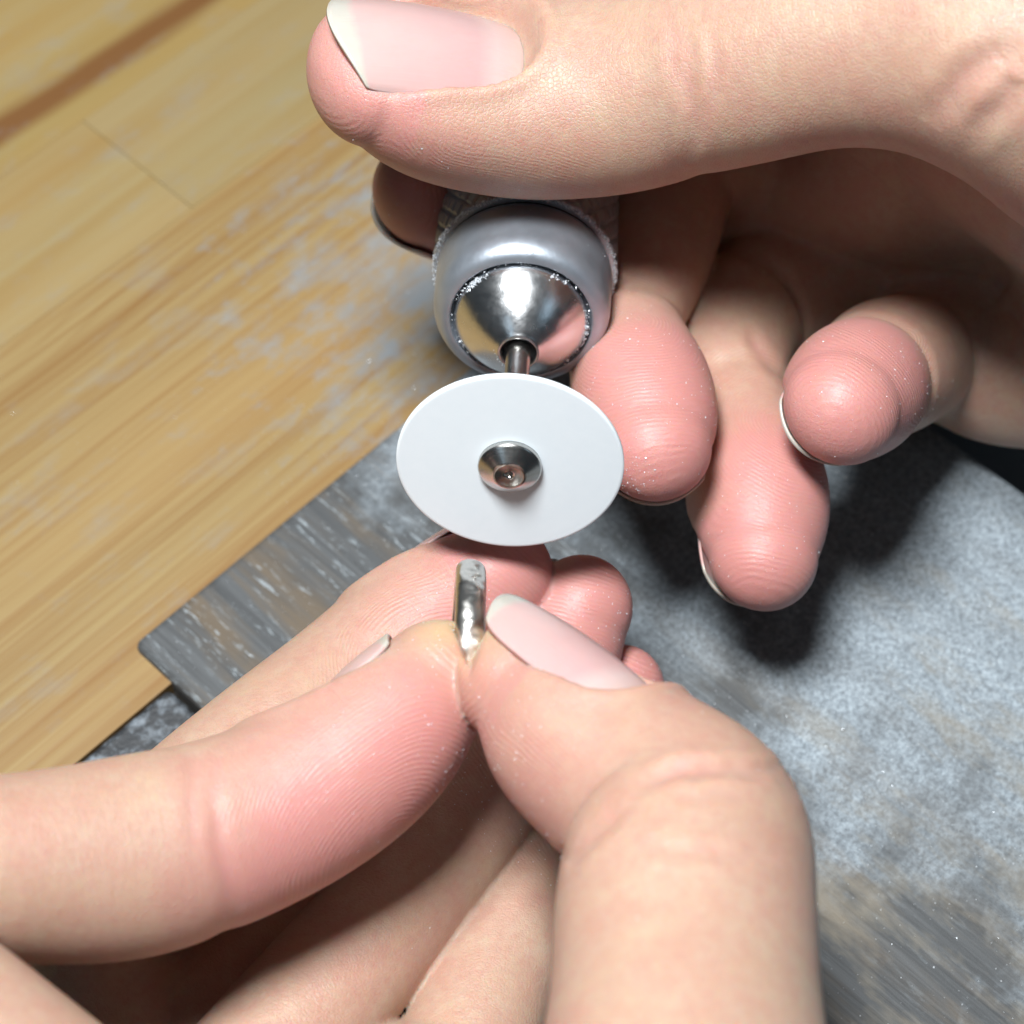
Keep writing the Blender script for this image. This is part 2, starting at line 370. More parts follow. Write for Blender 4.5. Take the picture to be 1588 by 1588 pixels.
RC = cw(724, 1004, 195.4); rx = cv(1, -0.05, -0.045)
RM = frame(RC, rx); 
ring_prof = []
for k in range(28):
    th = 2 * math.pi * k / 28
    c, s = math.cos(th), math.sin(th)
    z = 1.42 * np.sign(c) * abs(c) ** 0.95; rr = 7.15 + (1.28 if s > 0 else 0.3) * np.sign(s) * abs(s) ** 0.9
    ring_prof.append((z, rr))
hm = RNG.normal(size=(40, 3))
dents = [(RNG.uniform(0, 2 * math.pi), RNG.uniform(-1.2, 1.2), RNG.uniform(0.3, 0.75), RNG.uniform(0.05, 0.15)) for _ in range(260)]
def hammer(z, a, i):
    h = 0
    for (da, dz, ds, dd) in dents:
        d = (((a - da + math.pi) % (2 * math.pi) - math.pi) * 8.3 / ds) ** 2 + ((z - dz) / ds) ** 2
        if d < 6: h -= dd * math.exp(-d)
    return h if ring_prof[i][1] > 7.6 else 0
ring = lathe('ring', ring_prof, SILVER, None, n=260, fn=hammer, closed=True); ring.matrix_world = RM
tag(ring, 'hammered silver ring held on edge between thumb and fingertip', 'ring')

# ------------------------------------------------------------------ hands: swept flesh round a bent axis, merged and meshed
def smooth1(x, k):
    ker = np.exp(-0.5 * (np.arange(-3 * k, 3 * k + 1) / k) ** 2); ker /= ker.sum()
    xp = np.concatenate([np.repeat(x[:1], 3 * k, 0) * 2 - x[3 * k:0:-1], x, np.repeat(x[-1:], 3 * k, 0) * 2 - x[-2:-3 * k - 2:-1]]) if len(x) > 3 * k + 2 else x
    if xp is x: return x
    if x.ndim == 1: return np.convolve(xp, ker, 'valid')
    return np.stack([np.convolve(xp[:, i], ker, 'valid') for i in range(x.shape[1])], 1)

class Digit:
    """ctrl rows: px, py, depth, half width, palmar depth, dorsal depth; tip first. Ns: (row, dorsal direction) pairs."""
    def __init__(s, ctrl, Ns, cap=0.9, creases=(), k=(0.35, 0.35), nail=None, pink=1.0, sm=5, ridge=1.0, padc=7.0, padw=9.0, pinkbase=0.0, pinktip=True):
        s.pinktip = pinktip
        c = np.array(ctrl, float); P = np.array([cw(*r[:3]) for r in c]); rad = c[:, 3:6]
        # Catmull-Rom through the joints
        ext = np.vstack([2 * P[0] - P[1], P, 2 * P[-1] - P[-2]]); pts, par = [], []
        for i in range(len(P) - 1):
            p0, p1, p2, p3 = ext[i:i + 4]
            for q in np.linspace(0, 1, 40, endpoint=False):
                pts.append(0.5 * (2 * p1 + (p2 - p0) * q + (2 * p0 - 5 * p1 + 4 * p2 - p3) * q * q + (3 * p1 - p0 - 3 * p2 + p3) * q ** 3)); par.append(i + q)
        pts.append(P[-1]); par.append(len(P) - 1.0); pts = np.array(pts); par = np.array(par)
        al = np.concatenate([[0], np.cumsum(np.linalg.norm(np.diff(pts, axis=0), axis=1))])
        s.ds = 0.5; n = max(int(al[-1] / s.ds), 4); s.t = np.linspace(0, al[-1], n + 1); s.ds = s.t[1]; s.L = al[-1]
        s.P = np.stack([np.interp(s.t, al, pts[:, i]) for i in range(3)], 1); s.P = smooth1(s.P, sm)
        pr = np.interp(s.t, al, par); s.par = pr
        s.rad = np.stack([np.interp(pr, np.arange(len(c)), rad[:, i]) for i in range(3)], 1); s.rad = smooth1(s.rad, 5)
        rows = [r for r, _ in Ns]; nv = np.array([v / np.linalg.norm(v) for _, v in Ns])
        N = np.stack([np.interp(pr, rows, nv[:, i]) for i in range(3)], 1)
        T = -np.gradient(s.P, axis=0); T /= np.linalg.norm(T, axis=1)[:, None]
        N -= T * (N * T).sum(1)[:, None]; N /= np.linalg.norm(N, axis=1)[:, None]
        s.T, s.N, s.B = T, N, np.cross(T, N)
        for (row, dep, sig, pal, dor) in creases:
            tc = np.interp(row, pr, s.t); g = dep * np.exp(-0.5 * ((s.t - tc) / sig) ** 2)
            s.rad[:, 1] -= g * pal; s.rad[:, 2] -= g * dor; s.rad[:, 0] -= g * 0.5 * max(pal, dor)
        s.rt = cap * s.rad[0, 0]; s.k = k; s.pink = pink; s.ridge = ridge; s.padc = padc; s.padw = padw; s.pinkbase = pinkbase
        m = s.rad.max() + 3; s.lo = s.P.min(0) - m; s.hi = s.P.max(0) + m
        s.nail = None
        if nail: s.set_nail(**nail)
    def set_nail(s, at, width, back, front, oval=0.30, taper=0.1, roll=0.0, RL=32.0, rn=0.66, lift=0.1, slope=0.0):
        i = int(np.argmin(abs(s.t - at))); T, N, B = s.T[i], s.N[i], s.B[i]
        ca, sa = math.cos(roll), math.sin(roll); N, B = N * ca + B * sa, B * ca - N * sa
        s.nail = dict(O=s.P[i], T=T, N=N, B=B, h0=s.rad[i, 2] + lift, w=width / 2, back=back, front=front, RL=RL, rn=rn * width, slope=slope, oval=oval, taper=taper)
    def nail_h(s, u, v):
        n = s.nail; vv = np.clip(abs(v), 0, n['rn'] * 0.985)
        return n['h0'] + n['slope'] * u - np.clip(u, -20, 20) ** 2 / (2 * n['RL']) - (n['rn'] - np.sqrt(n['rn'] ** 2 - vv ** 2))
    def local(s, p):
        P = s.P; d2 = (P * P).sum(1)[None] - 2 * (p @ P.T)
        i = d2.argmin(1); q = p - P[i]
        u = (q * s.T[i]).sum(1); v = (q * s.B[i]).sum(1); w = (q * s.N[i]).sum(1)
        return i, u, v, w
    def sdf(s, p, full=False):
        i, u, v, w = s.local(p); n = len(s.t)
        tip = (i == 0) & (u > 0); base = (i == n - 1) & (u < 0)
        t = np.clip(s.t[i] - u, 0, s.L)
        f = t / s.ds; j = np.clip(f.astype(int), 0, n - 2); f = (f - j)[:, None]
        r = s.rad[j] * (1 - f) + s.rad[j + 1] * f
        a = r[:, 0]; b = np.where(w > 0, r[:, 2], r[:, 1])
        uu = np.where(tip | base, u, 0); ru = np.where(tip, s.rt, np.maximum(a, 1))
        k0 = np.sqrt((uu / ru) ** 2 + (v / a) ** 2 + (w / b) ** 2)
        k1 = np.sqrt((uu / ru ** 2) ** 2 + (v / a ** 2) ** 2 + (w / b ** 2) ** 2)
        d = k0 * (k0 - 1) / np.maximum(k1, 1e-6); d = np.where(k0 < 0.3, -0.7 * np.minimum(a, b), d)
        if s.nail is not None:
            nl = s.nail; q = p - nl['O']; nu = q @ nl['T']; nv = q @ nl['B']; nw = q @ nl['N']
            near = (nw > 0) & (abs(nu) < 16)
            lenb = nl['back']; uc = np.where(nu < 0, nu / lenb, 0.0)
            qd = ((abs(nv) / nl['w']) ** 3.2 + np.clip(-uc, 0, None) ** 3.2) ** (1 / 3.2)      # 1 on the nail's outline
            dist = (qd - 1) * nl['w']
            gap = nw - (s.nail_h(nu, nv) - 0.30)
            m = np.clip(0.5 - dist / 0.5, 0, 1) * near
            d = np.where(m > 0, d + (np.maximum(d, gap) - d) * m, d)
            fold = 0.42 * np.exp(-((dist - 0.9) / 0.75) ** 2) * near * np.clip((nl['front'] - 1.5 - nu) / 8.0, 0, 1) * np.clip(nw / (0.7 * nl['h0']), 0, 1)
            d = d - fold
        if full:
            ang = np.arctan2(v, -w)
            bl = np.clip((np.where(tip, -u, t) + 2) / 9, 0, 1); bl = bl * bl * (3 - 2 * bl)
            return d, np.where(tip, -u, t), v * (1 - bl) + ang * a * bl, w, -w / np.sqrt(v * v + w * w + 1e-9)
        return d, t

def smin(a, b, k):
    h = np.clip(0.5 + 0.5 * (b - a) / k, 0, 1)
    return b + (a - b) * h - k * h * (1 - h)

def surface_nets(F, lo, h):
    S = F < 0; nx, ny, nz = F.shape
    c = S[:-1, :-1, :-1].astype(np.int8)
    for dx in (0, 1):
        for dy in (0, 1):
            for dz in (0, 1):
                if dx + dy + dz: c = c + S[dx:nx - 1 + dx, dy:ny - 1 + dy, dz:nz - 1 + dz]
    act = (c > 0) & (c < 8); idx = np.argwhere(act); vid = -np.ones(act.shape, np.int64); vid[act] = np.arange(len(idx))
    acc = np.zeros((len(idx), 3)); cnt = np.zeros(len(idx))
    corners = [(a, b, d) for a in (0, 1) for b in (0, 1) for d in (0, 1)]
    for ax in range(3):
        for cr in corners:
            if cr[ax]: continue
            c2 = list(cr); c2[ax] = 1
            fa = F[idx[:, 0] + cr[0], idx[:, 1] + cr[1], idx[:, 2] + cr[2]]; fb = F[idx[:, 0] + c2[0], idx[:, 1] + c2[1], idx[:, 2] + c2[2]]
            m = (fa < 0) != (fb < 0); t = np.where(m, fa / np.where(m, fa - fb, 1), 0)
            pt = np.tile(np.array(cr, float), (len(idx), 1)); pt[:, ax] = t
            acc[m] += pt[m]; cnt[m] += 1
    V = lo + (idx + acc / cnt[:, None]) * h
    faces = []
    for ax in range(3):
        o1, o2 = [(1, 2), (2, 0), (0, 1)][ax]
        sl0 = [slice(None)] * 3; sl1 = [slice(None)] * 3; sl0[ax] = slice(0, -1); sl1[ax] = slice(1, None)
        ch = S[tuple(sl0)] != S[tuple(sl1)]; e = np.argwhere(ch)
        ok = (e[:, o1] > 0) & (e[:, o2] > 0) & (e[:, o1] < F.shape[o1] - 1) & (e[:, o2] < F.shape[o2] - 1); e = e[ok]
        ins = S[tuple(e.T)]
        def cell(d1, d2):
            g = e.copy(); g[:, o1] -= d1; g[:, o2] -= d2; return vid[tuple(g.T)]
        q = np.stack([cell(1, 1), cell(0, 1), cell(0, 0), cell(1, 0)], 1)
        q[~ins] = q[~ins][:, ::-1]
        faces.append(q)
    return V, np.concatenate(faces)

def trilinear(F, lo, h, p):
    g = (p - lo) / h; g = np.clip(g, 0, np.array(F.shape) - 1.001); i = g.astype(int); f = g - i
    out = 0
    for a in (0, 1):
        for b in (0, 1):
            for c in (0, 1):
                wt = (f[:, 0] if a else 1 - f[:, 0]) * (f[:, 1] if b else 1 - f[:, 1]) * (f[:, 2] if c else 1 - f[:, 2])
                out = out + wt * F[i[:, 0] + a, i[:, 1] + b, i[:, 2] + c]
    return out

def ring_seat(F, lo, h):
    f = cv(0, 0, 1); f = f - rx * (f @ rx); f /= np.linalg.norm(f); up = np.cross(f, rx); up = up if up @ cU > 0 else -up
    a0 = np.maximum(((RC - 12 - lo) / h).astype(int), 0); a1 = np.minimum(((RC + 12 - lo) / h).astype(int), F.shape)
    g = np.stack(np.meshgrid(*[np.arange(a0[k], a1[k]) for k in range(3)], indexing='ij'), -1); q = lo + g * h - RC
    z = q @ rx; a = q @ f; b = q @ up; r = np.hypot(a, b); ph = np.degrees(np.arctan2(b, a))
    hw = 1.60 * np.clip((ph + 7) / 23, 0, 1) ** 0.9 - 0.25 * (ph < -7) * np.clip((-7 - ph) / 5, 0, 1)
    wall = np.maximum(hw - abs(z), -3.0); inner = r - 6.9
    cut = np.minimum(wall, inner); cut = np.where((ph > -12) & (ph < 110), cut, -3.0)      # positive inside the seat
    sl = tuple(slice(a0[k], a1[k]) for k in range(3)); F[sl] = -smin(-F[sl], -cut, 0.45)
    return F

def build_hand(name, digits, pales, h, label, carve=None, folds=()):
    lo = np.min([d.lo for d in digits], 0); hi = np.max([d.hi for d in digits], 0)
    shp = np.ceil((hi - lo) / h).astype(int) + 2
    F = np.full(shp, 9.0, np.float32)
    B = 16
    for d in digits:
        i0 = np.maximum(((d.lo - lo) / h).astype(int), 0); i1 = np.minimum(((d.hi - lo) / h).astype(int) + 2, shp)
        # visit only blocks near the axis
        mr = d.rad.max() + 4 + (B * h) * 0.9
        for bx in range(i0[0], i1[0], B):
            for by in range(i0[1], i1[1], B):
                for bz in range(i0[2], i1[2], B):
                    e = np.minimum([bx + B, by + B, bz + B], i1); cen = lo + (np.array([bx, by, bz]) + e) * 0.5 * h
                    dd = np.linalg.norm(d.P - cen, axis=1); j = dd.argmin()
                    if dd[j] > d.rad[j].max() + 3.5 + B * h * 0.87: continue
                    gx, gy, gz = np.meshgrid(np.arange(bx, e[0]), np.arange(by, e[1]), np.arange(bz, e[2]), indexing='ij')
                    p = lo + np.stack([gx.ravel(), gy.ravel(), gz.ravel()], 1) * h
                    val, t = d.sdf(p); val = val.reshape(gx.shape); kk = np.interp(t, [0, d.L * 0.45, d.L], [d.k[0], d.k[0], d.k[1]]).reshape(gx.shape)
                    sl = (slice(bx, e[0]), slice(by, e[1]), slice(bz, e[2]))
                    F[sl] = smin(F[sl], val, kk)
    if carve: F = carve(F, lo, h)
    V, Q = surface_nets(F, lo, h)
    # relax, then settle back on the surface
    E = np.concatenate([Q[:, [0, 1]], Q[:, [1, 2]], Q[:, [2, 3]], Q[:, [3, 0]]])
    deg = np.bincount(E.ravel(), minlength=len(V)).astype(float)
    for _ in range(3):
        S = np.stack([np.bincount(E[:, 0], V[E[:, 1], k], len(V)) + np.bincount(E[:, 1], V[E[:, 0], k], len(V)) for k in range(3)], 1)
        V = V * 0.4 + 0.6 * S / deg[:, None]
        f0 = trilinear(F, lo, h, V); g = np.stack([(trilinear(F, lo, h, V + np.eye(3)[k] * h * .6) - trilinear(F, lo, h, V - np.eye(3)[k] * h * .6)) / (1.2 * h) for k in range(3)], 1)
        st = (f0 / np.maximum((g * g).sum(1), 0.3))[:, None] * g
        V = V - np.clip(st, -0.4, 0.4) * 0.9
    best = np.full(len(V), 1e9); owner = np.zeros(len(V), int); fpos = np.zeros((len(V), 3)); mask = np.zeros((len(V), 4)); mask[:, 3] = 1
    for di, d in enumerate(digits):
        ok = np.where(np.all((V > d.lo - 2) & (V < d.hi + 2), axis=1))[0]
        for ch in np.array_split(ok, max(1, len(ok) // 60000)):
            if not len(ch): continue
            dist, t, arcv, w, pal = d.sdf(V[ch], True)
            m = dist < best[ch]; c = ch[m]; best[c] = dist[m]; owner[c] = di
            fpos[c] = np.stack([t[m], arcv[m] + 0 * di, w[m] + 40 * di], 1)
            ps = np.clip(pal[m] * 0.75 + 0.38, 0, 1)
            pk = d.pink * np.exp(-(np.clip(t[m] - d.padc, 0, None) / d.padw) ** 2) * (0.28 + 0.72 * np.where(t[m] < 3, 1, ps) if d.pinktip else 0.18 + 0.82 * ps) + d.pinkbase
            mask[c, 0] = np.clip(pk, 0, 1)
            mask[c, 2] = d.ridge * np.clip(pal[m] * 1.6 + 0.75, 0, 1) * np.clip((30 - t[m]) / 8, 0.0, 1)
    for (c, r, s) in pales:
        dd = np.linalg.norm(V - c, axis=1); mask[:, 1] = np.maximum(mask[:, 1], s * np.exp(-(dd / r) ** 2))
    if len(folds):
        q = V - cC; dep = q @ cF; px = 794 + FPX * (q @ cR) / dep; py = 794 - FPX * (q @ cU) / dep
        gr = np.stack([(trilinear(F, lo, h, V + np.eye(3)[k] * h * .6) - trilinear(F, lo, h, V - np.eye(3)[k] * h * .6)) / (1.2 * h) for k in range(3)], 1)
        gr /= np.linalg.norm(gr, axis=1)[:, None] + 1e-9
        for (di, line, dp, sg) in folds:
            line = np.array(line, float); fine = []
            for a, b in zip(line[:-1], line[1:]): fine += [a + (b - a) * f for f in np.linspace(0, 1, 14, endpoint=False)]
            fine = np.array(fine + [line[-1]]); fine += smooth1(RNG.normal(size=fine.shape) * 6, 2)
            ok = np.where((owner == di) & ((gr * -q).sum(1) > 0))[0]
            dd = np.hypot(px[ok][:, None] - fine[None, :, 0], py[ok][:, None] - fine[None, :, 1]); j = dd.argmin(1); dmm = dd.min(1) * dep[ok] / FPX / sg
            fade = np.clip(np.minimum(j, len(fine) - 1 - j) / (len(fine) * 0.3), 0.0, 1) ** 0.7
            V[ok] += gr[ok] * (fade * dp * (-np.exp(-dmm ** 2) + 0.35 * np.exp(-((dmm - 1.9) / 0.9) ** 2)))[:, None]
            mask[ok, 0] = np.clip(mask[ok, 0] + fade * 0.22 * np.exp(-dmm ** 2), 0, 1)
    cen = V.mean(0)
    root = mesh_obj(name, (V - cen) * MM, Q, SKIN); root.location = Vector(cen * MM)
    me = root.data
    at = me.attributes.new('fpos', 'FLOAT_VECTOR', 'POINT'); at.data.foreach_set('vector', fpos.astype(np.float32).ravel())
    at = me.attributes.new('mask', 'FLOAT_COLOR', 'POINT'); at.data.foreach_set('color', mask.astype(np.float32).ravel())
    tag(root, label, 'hand')
    for d in digits:
        if d.nail is None: continue
        n = d.nail; NU, NV = 40, 33; vs = []; nu_ = []; npos = []
        th = 0.38
        for layer in (0, 1):
            for i in range(NU):
                f = i / (NU - 1); u0 = -n['back'] + f * (n['back'] + n['front'])
                if u0 < 0: hw = n['w'] * max(1 - (-u0 / n['back']) ** 3.0, 0.0) ** (1 / 3.0)
                else: hw = n['w'] * (1 - n['taper'] * (u0 / n['front']) ** 3)
                hw = max(hw, 0.15)
                for j in range(NV):
                    g = -1 + 2 * j / (NV - 1); v = g * hw
                    u = u0 - (g * g * max(0, (f - 0.6) / 0.4) ** 2) * n['w'] * n['oval']
                    hh = float(d.nail_h(np.array(u), np.array(v))) - layer * th + (0.0 if layer else 0.0)
                    vs.append(n['O'] + n['T'] * u + n['B'] * v + n['N'] * hh); nu_.append(f - 0.035 * g * g); npos.append((u, v, 0))
        fs = []; K = NU * NV
        for i in range(NU - 1):
            for j in range(NV - 1):
                a = i * NV + j; fs.append((a, a + NV, a + NV + 1, a + 1)); fs.append((K + a, K + a + 1, K + a + NV + 1, K + a + NV))
        rim = [i * NV for i in range(NU)] + [(NU - 1) * NV + j for j in range(1, NV)] + [i * NV + NV - 1 for i in range(NU - 2, -1, -1)] + list(range(NV - 2, 0, -1))
        for a, b in zip(rim, rim[1:] + rim[:1]): fs.append((b, a, K + a, K + b))
        o = mesh_obj('fingernail', (np.array(vs) - cen) * MM, fs, NAIL, root)
        bm = bmesh.new(); bm.from_mesh(o.data); bmesh.ops.recalc_face_normals(bm, faces=bm.faces); bm.to_mesh(o.data); bm.free()
        at = o.data.attributes.new('nu', 'FLOAT', 'POINT'); at.data.foreach_set('value', np.array(nu_, np.float32))
        at = o.data.attributes.new('npos', 'FLOAT_VECTOR', 'POINT'); at.data.foreach_set('vector', np.array(npos, np.float32).ravel())
    return root, V, cen

RES = 0.42
# ---- the hand at the bottom: thumb from the right, four fingers from the left
Nindex = cv(-0.48, 0.80, -0.40)
l_index = Digit([(676, 1058, 190, 5.9, 5.6, 5.6), (632, 1102, 189, 7.6, 7.3, 6.6), (540, 1180, 187, 8.3, 8.4, 7.2), (400, 1265, 184, 8.4, 8.4, 7.9), (200, 1325, 179, 8.8, 9.2, 8.6),
                 (0, 1345, 174, 9.2, 8.0, 7.6), (-150, 1370, 170, 9.5, 7.6, 8.4), (-215, 1480, 166, 9.0, 7.6, 8.8), (-110, 1610, 163, 9.5, 9.0, 9.0), (20, 1740, 163, 10, 10, 10)],
                [(0, Nindex), (3, Nindex), (5, cv(-0.2, 0.95, -0.2)), (6, cv(-0.7, 0.6, 0)), (7, cv(-0.8, -0.5, 0)), (9, cv(-0.6, -0.7, 0))],
                cap=1.0, creases=[(3.5, 0.25, 0.9, 1, 0.2)], k=(0.3, 0.6), nail=dict(at=5, width=11.5, back=9.5, front=5.0, oval=0.25), pink=1.35, padc=16, padw=12, pinktip=False)
Nth = cv(0.50, 0.78, 0.32); Npx = cv(0.72, 0.05, 0.72)
l_thumb = Digit([(812, 1060, 186, 6.4, 5.8, 5.6), (848, 1090, 185, 8.2, 7.8, 6.4), (912, 1146, 182, 9.2, 9.0, 7.6), (1005, 1220, 178, 9.6, 9.2, 8.6), (1066, 1292, 174, 10.6, 9.6, 10.4), (1062, 1400, 168, 11, 10.4, 10.6), (1066, 1560, 161, 11.2, 10.4, 10.2), (1072, 1760, 152, 12.5, 12, 11)],
                [(0, Nth), (2, Nth), (3, cv(0.62, 0.6, 0.45)), (4, Npx), (7, Npx)], cap=0.95, creases=[], k=(0.3, 0.6),
                nail=dict(at=6, width=11.6, back=5.4, front=12.4, RL=55, slope=0.0, oval=0.38, taper=0.2, lift=0.0), pink=0.6, padc=9, padw=9, sm=4)
Nmid = cv(-0.5, 0.72, -0.5)
l_mid = Digit([(762, 896, 217, 6.6, 6.4, 5.7), (730, 920, 217, 7.8, 7.8, 6.9), (660, 972, 216, 8.3, 8.3, 7.8), (540, 1075, 212, 8.0, 8.0, 7.9), (410, 1185, 206, 8.4, 8.4, 8.2), (270, 1310, 202, 8.4, 8.4, 8.4), (170, 1430, 205, 8.6, 8.6, 8.6), (190, 1640, 204, 9, 9, 9)],
              [(0, Nmid), (7, cv(-0.7, 0.3, -0.6))], cap=1.0, k=(0.3, 0.6), nail=dict(at=5, width=11.5, back=8, front=7.4), pink=1.0, padc=6, padw=9)
l_ring = Digit([(897, 946, 219, 5.7, 5.7, 5.4), (880, 980, 219, 6.8, 6.8, 6.3), (815, 1085, 217, 7.2, 7.2, 6.9), (745, 1232, 212, 6.5, 6.5, 6.5), (640, 1378, 206, 6.5, 6.5, 6.6), (515, 1525, 199, 6.9, 6.9, 7.0), (370, 1705, 191, 7.6, 7.6, 7.6)],
               [(0, cv(-0.55, 0.45, -0.7)), (6, cv(-0.6, 0.2, -0.7))], cap=1.05, k=(0.3, 0.6), nail=dict(at=4, width=9.5, back=7.5, front=8.0), pink=1.0, padc=8, padw=8)
l_pinky = Digit([(960, 1072, 223, 4.9, 4.9, 4.7), (938, 1110, 223, 5.8, 5.8, 5.5), (888, 1220, 220, 6.2, 6.4, 6.1), (838, 1352, 214, 6.2, 6.4, 6.2), (775, 1480, 207, 6.5, 6.7, 6.5), (722, 1640, 199, 7.0, 7.0, 7.0)],
                [(0, cv(-0.6, 0.5, -0.6)), (5, cv(-0.5, 0.2, -0.8))], cap=1.05, k=(0.3, 0.6), nail=dict(at=4, width=8.5, back=7, front=7.2), pink=1.0, padc=6, padw=8, creases=[(3.1, 0.5, 0.8, 1, 0)])
l_palm = Digit([(300, 1740, 204, 13, 9, 10), (620, 1850, 192, 16, 14, 14), (900, 1950, 170, 16, 14, 14)], [(0, cv(0, -0.5, -0.8)), (2, cv(0, -0.5, -0.8))], k=(3, 4), ridge=0)
l_palm2 = Digit([(520, 1370, 212, 6.5, 6.5, 6.5), (400, 1460, 209, 8, 7.6, 8), (330, 1560, 206, 8.5, 8, 8), (400, 1680, 203, 9, 8.6, 8)], [(0, cv(0, -0.5, -0.8)), (2, cv(0, -0.5, -0.8))], k=(2, 3), ridge=0, pink=0)
LD = [l_palm, l_palm2, l_pinky, l_ring, l_mid, l_index, l_thumb]
left, LV, LC = build_hand('hand', LD, [(cw(700, 965, 187), 3.4, 1.0), (cw(762, 1000, 186), 4.2, 0.95)], RES,
    'hand reaching in from the bottom pinching the silver ring between thumb and forefinger', carve=ring_seat,
    folds=[(6, [(975, 1228), (1030, 1203), (1085, 1192), (1150, 1192), (1205, 1196), (1250, 1225)], 0.42, 0.62), (6, [(1000, 1212), (1060, 1184), (1110, 1178)], 0.22, 0.5), (6, [(985, 1310), (1060, 1322), (1150, 1328), (1230, 1326)], 0.16, 0.6),
           (6, [(858, 1346), (890, 1322), (940, 1275), (980, 1240)], 0.35, 0.7), (6, [(1040, 1245), (1100, 1232), (1180, 1236)], 0.16, 0.5),
           (5, [(330, 1150), (335, 1240), (345, 1330), (370, 1420)], 0.12, 0.7), (5, [(300, 1165), (300, 1240), (310, 1330)], 0.1, 0.7)])

# ---- the hand at the top right, holding the handpiece
Nrt = cv(-0.04, 0.64, 0.76)
r_thumb = Digit([(580, 108, 207, 8.6, 7.2, 5.6), (620, 118, 208, 10.3, 8.8, 6.4), (700, 131, 210, 11.3, 9.9, 7.4), (820, 143, 212, 11.7, 10.5, 9.0), (960, 138, 211, 11.5, 10.2, 9.8), (1060, 118, 208, 11.2, 9.6, 10.2), (1160, 96, 204, 11.2, 9.5, 10.4), (1280, 62, 200, 11.6, 9.6, 11), (1400, 40, 197, 13.2, 11, 11.5), (1560, 30, 194, 18, 16, 14), (1750, 60, 194, 24, 20, 18)],
                [(0, Nrt), (3, Nrt), (10, cv(0, 0.7, 0.7))], cap=0.78, k=(0.3, 9), nail=dict(at=5.5, width=14.6, back=8.6, front=11.8, RL=48, rn=0.62, oval=0.5, taper=0.06), pink=0.8, padc=3, padw=8, ridge=0.8, creases=[(5.1, 0.3, 1.2, 0.8, 0.2)])
r_index = Digit([(662, 300, 232, 6.4, 6.0, 5.8), (705, 312, 236, 7.8, 7.4, 7), (800, 330, 244, 8.2, 8, 8), (930, 320, 250, 8.4, 8.2, 8.4), (1080, 300, 252, 8.8, 8.6, 9), (1230, 290, 250, 9.5, 9.5, 9.5), (1400, 260, 240, 11, 11, 11)],
                [(0, cv(-0.45, -0.55, -0.7)), (2, cv(-0.2, -0.6, -0.75)), (6, cv(0, -0.6, -0.8))], cap=1.0, ridge=0.85, k=(0.3, 6), nail=dict(at=5, width=11.5, back=8.5, front=8.0), pink=0.9)
r_mid = Digit([(1016, 694, 215, 5.9, 5.8, 5.4), (1012, 668, 217, 7.3, 7.3, 6.6), (994, 600, 222, 7.8, 7.9, 7.3), (970, 504, 230, 6.0, 5.6, 6.6), (992, 420, 236, 7.6, 7.7, 7.8), (1022, 335, 241, 7.8, 7.8, 8.2), (1050, 250, 244, 8.4, 8.4, 8.4), (1230, 230, 250, 9, 9, 9), (1400, 240, 248, 10, 10, 10)],
              [(0, cv(0.05, -0.80, -0.6)), (2, cv(0, -0.75, -0.65)), (5, cv(0.2, -0.6, -0.8)), (8, cv(0, -0.6, -0.8))], cap=1.0, ridge=0.85, k=(0.3, 2.5), nail=dict(at=4.5, width=11.0, back=8, front=7.8, lift=-0.55), pink=1.0, padc=7, padw=8, creases=[(3.0, 0.5, 1.0, 1, 0.2)])
r_ring = Digit([(1183, 864, 220, 5.9, 5.8, 5.4), (1181, 826, 222, 7.3, 7.3, 6.7), (1174, 752, 226, 8.0, 8.1, 7.4), (1150, 642, 232, 5.6, 5.4, 6.2), (1128, 572, 238, 7.3, 7.3, 7.4), (1140, 500, 244, 8.2, 8.2, 8.2), (1195, 462, 248, 8.5, 8.5, 8.5), (1290, 440, 251, 8.8, 8.8, 8.8), (1420, 420, 253, 9.5, 9.5, 10)],
               [(0, cv(-0.45, -0.55, -0.70)), (3, cv(-0.45, -0.5, -0.75)), (5, cv(-0.8, 0.1, -0.6)), (7, cv(-0.3, 0.8, -0.5)), (8, cv(0, 0.7, -0.7))], cap=1.0, ridge=0.85, k=(0.3, 2.5), nail=dict(at=4.5, width=11.2, back=8, front=7.2, lift=-0.15), pink=1.0, padc=8, padw=7, creases=[(3.3, 0.5, 0.9, 1, 0.1), (5.4, 0.8, 1.0, 1, 0.2)])
r_pinky = Digit([(1304, 632, 213, 6.2, 6.1, 5.6), (1312, 616, 216, 7.2, 7.3, 6.6), (1328, 604, 220, 7.7, 7.8, 7.2), (1346, 590, 225, 7.0, 7.0, 6.9), (1368, 574, 230, 7.9, 7.9, 7.6), (1395, 562, 236, 7.9, 7.9, 7.8), (1420, 552, 240, 7.5, 7.4, 7.8), (1470, 536, 245, 8.6, 8.6, 8.6), (1560, 515, 248, 10, 10, 10)],
                [(0, cv(-0.60, -0.55, -0.45)), (8, cv(-0.4, -0.7, -0.45))], cap=1.0, ridge=0.85, k=(0.3, 2.5), nail=dict(at=4, width=10.2, back=7, front=6.3, lift=-0.2), pink=1.0, padc=7, padw=4, creases=[(3.0, 0.7, 0.8, 1, 0.6), (6, 0.7, 0.9, 1, 0.5)])
r_heel = Digit([(1480, 470, 247, 9, 9, 9), (1508, 552, 246, 9.5, 9.5, 9), (1600, 565, 243, 10, 10, 10), (1750, 540, 238, 12, 12, 12)], [(0, cv(0, -0.5, -0.8)), (3, cv(0, -0.5, -0.8))], k=(4, 6), ridge=0, pink=0)
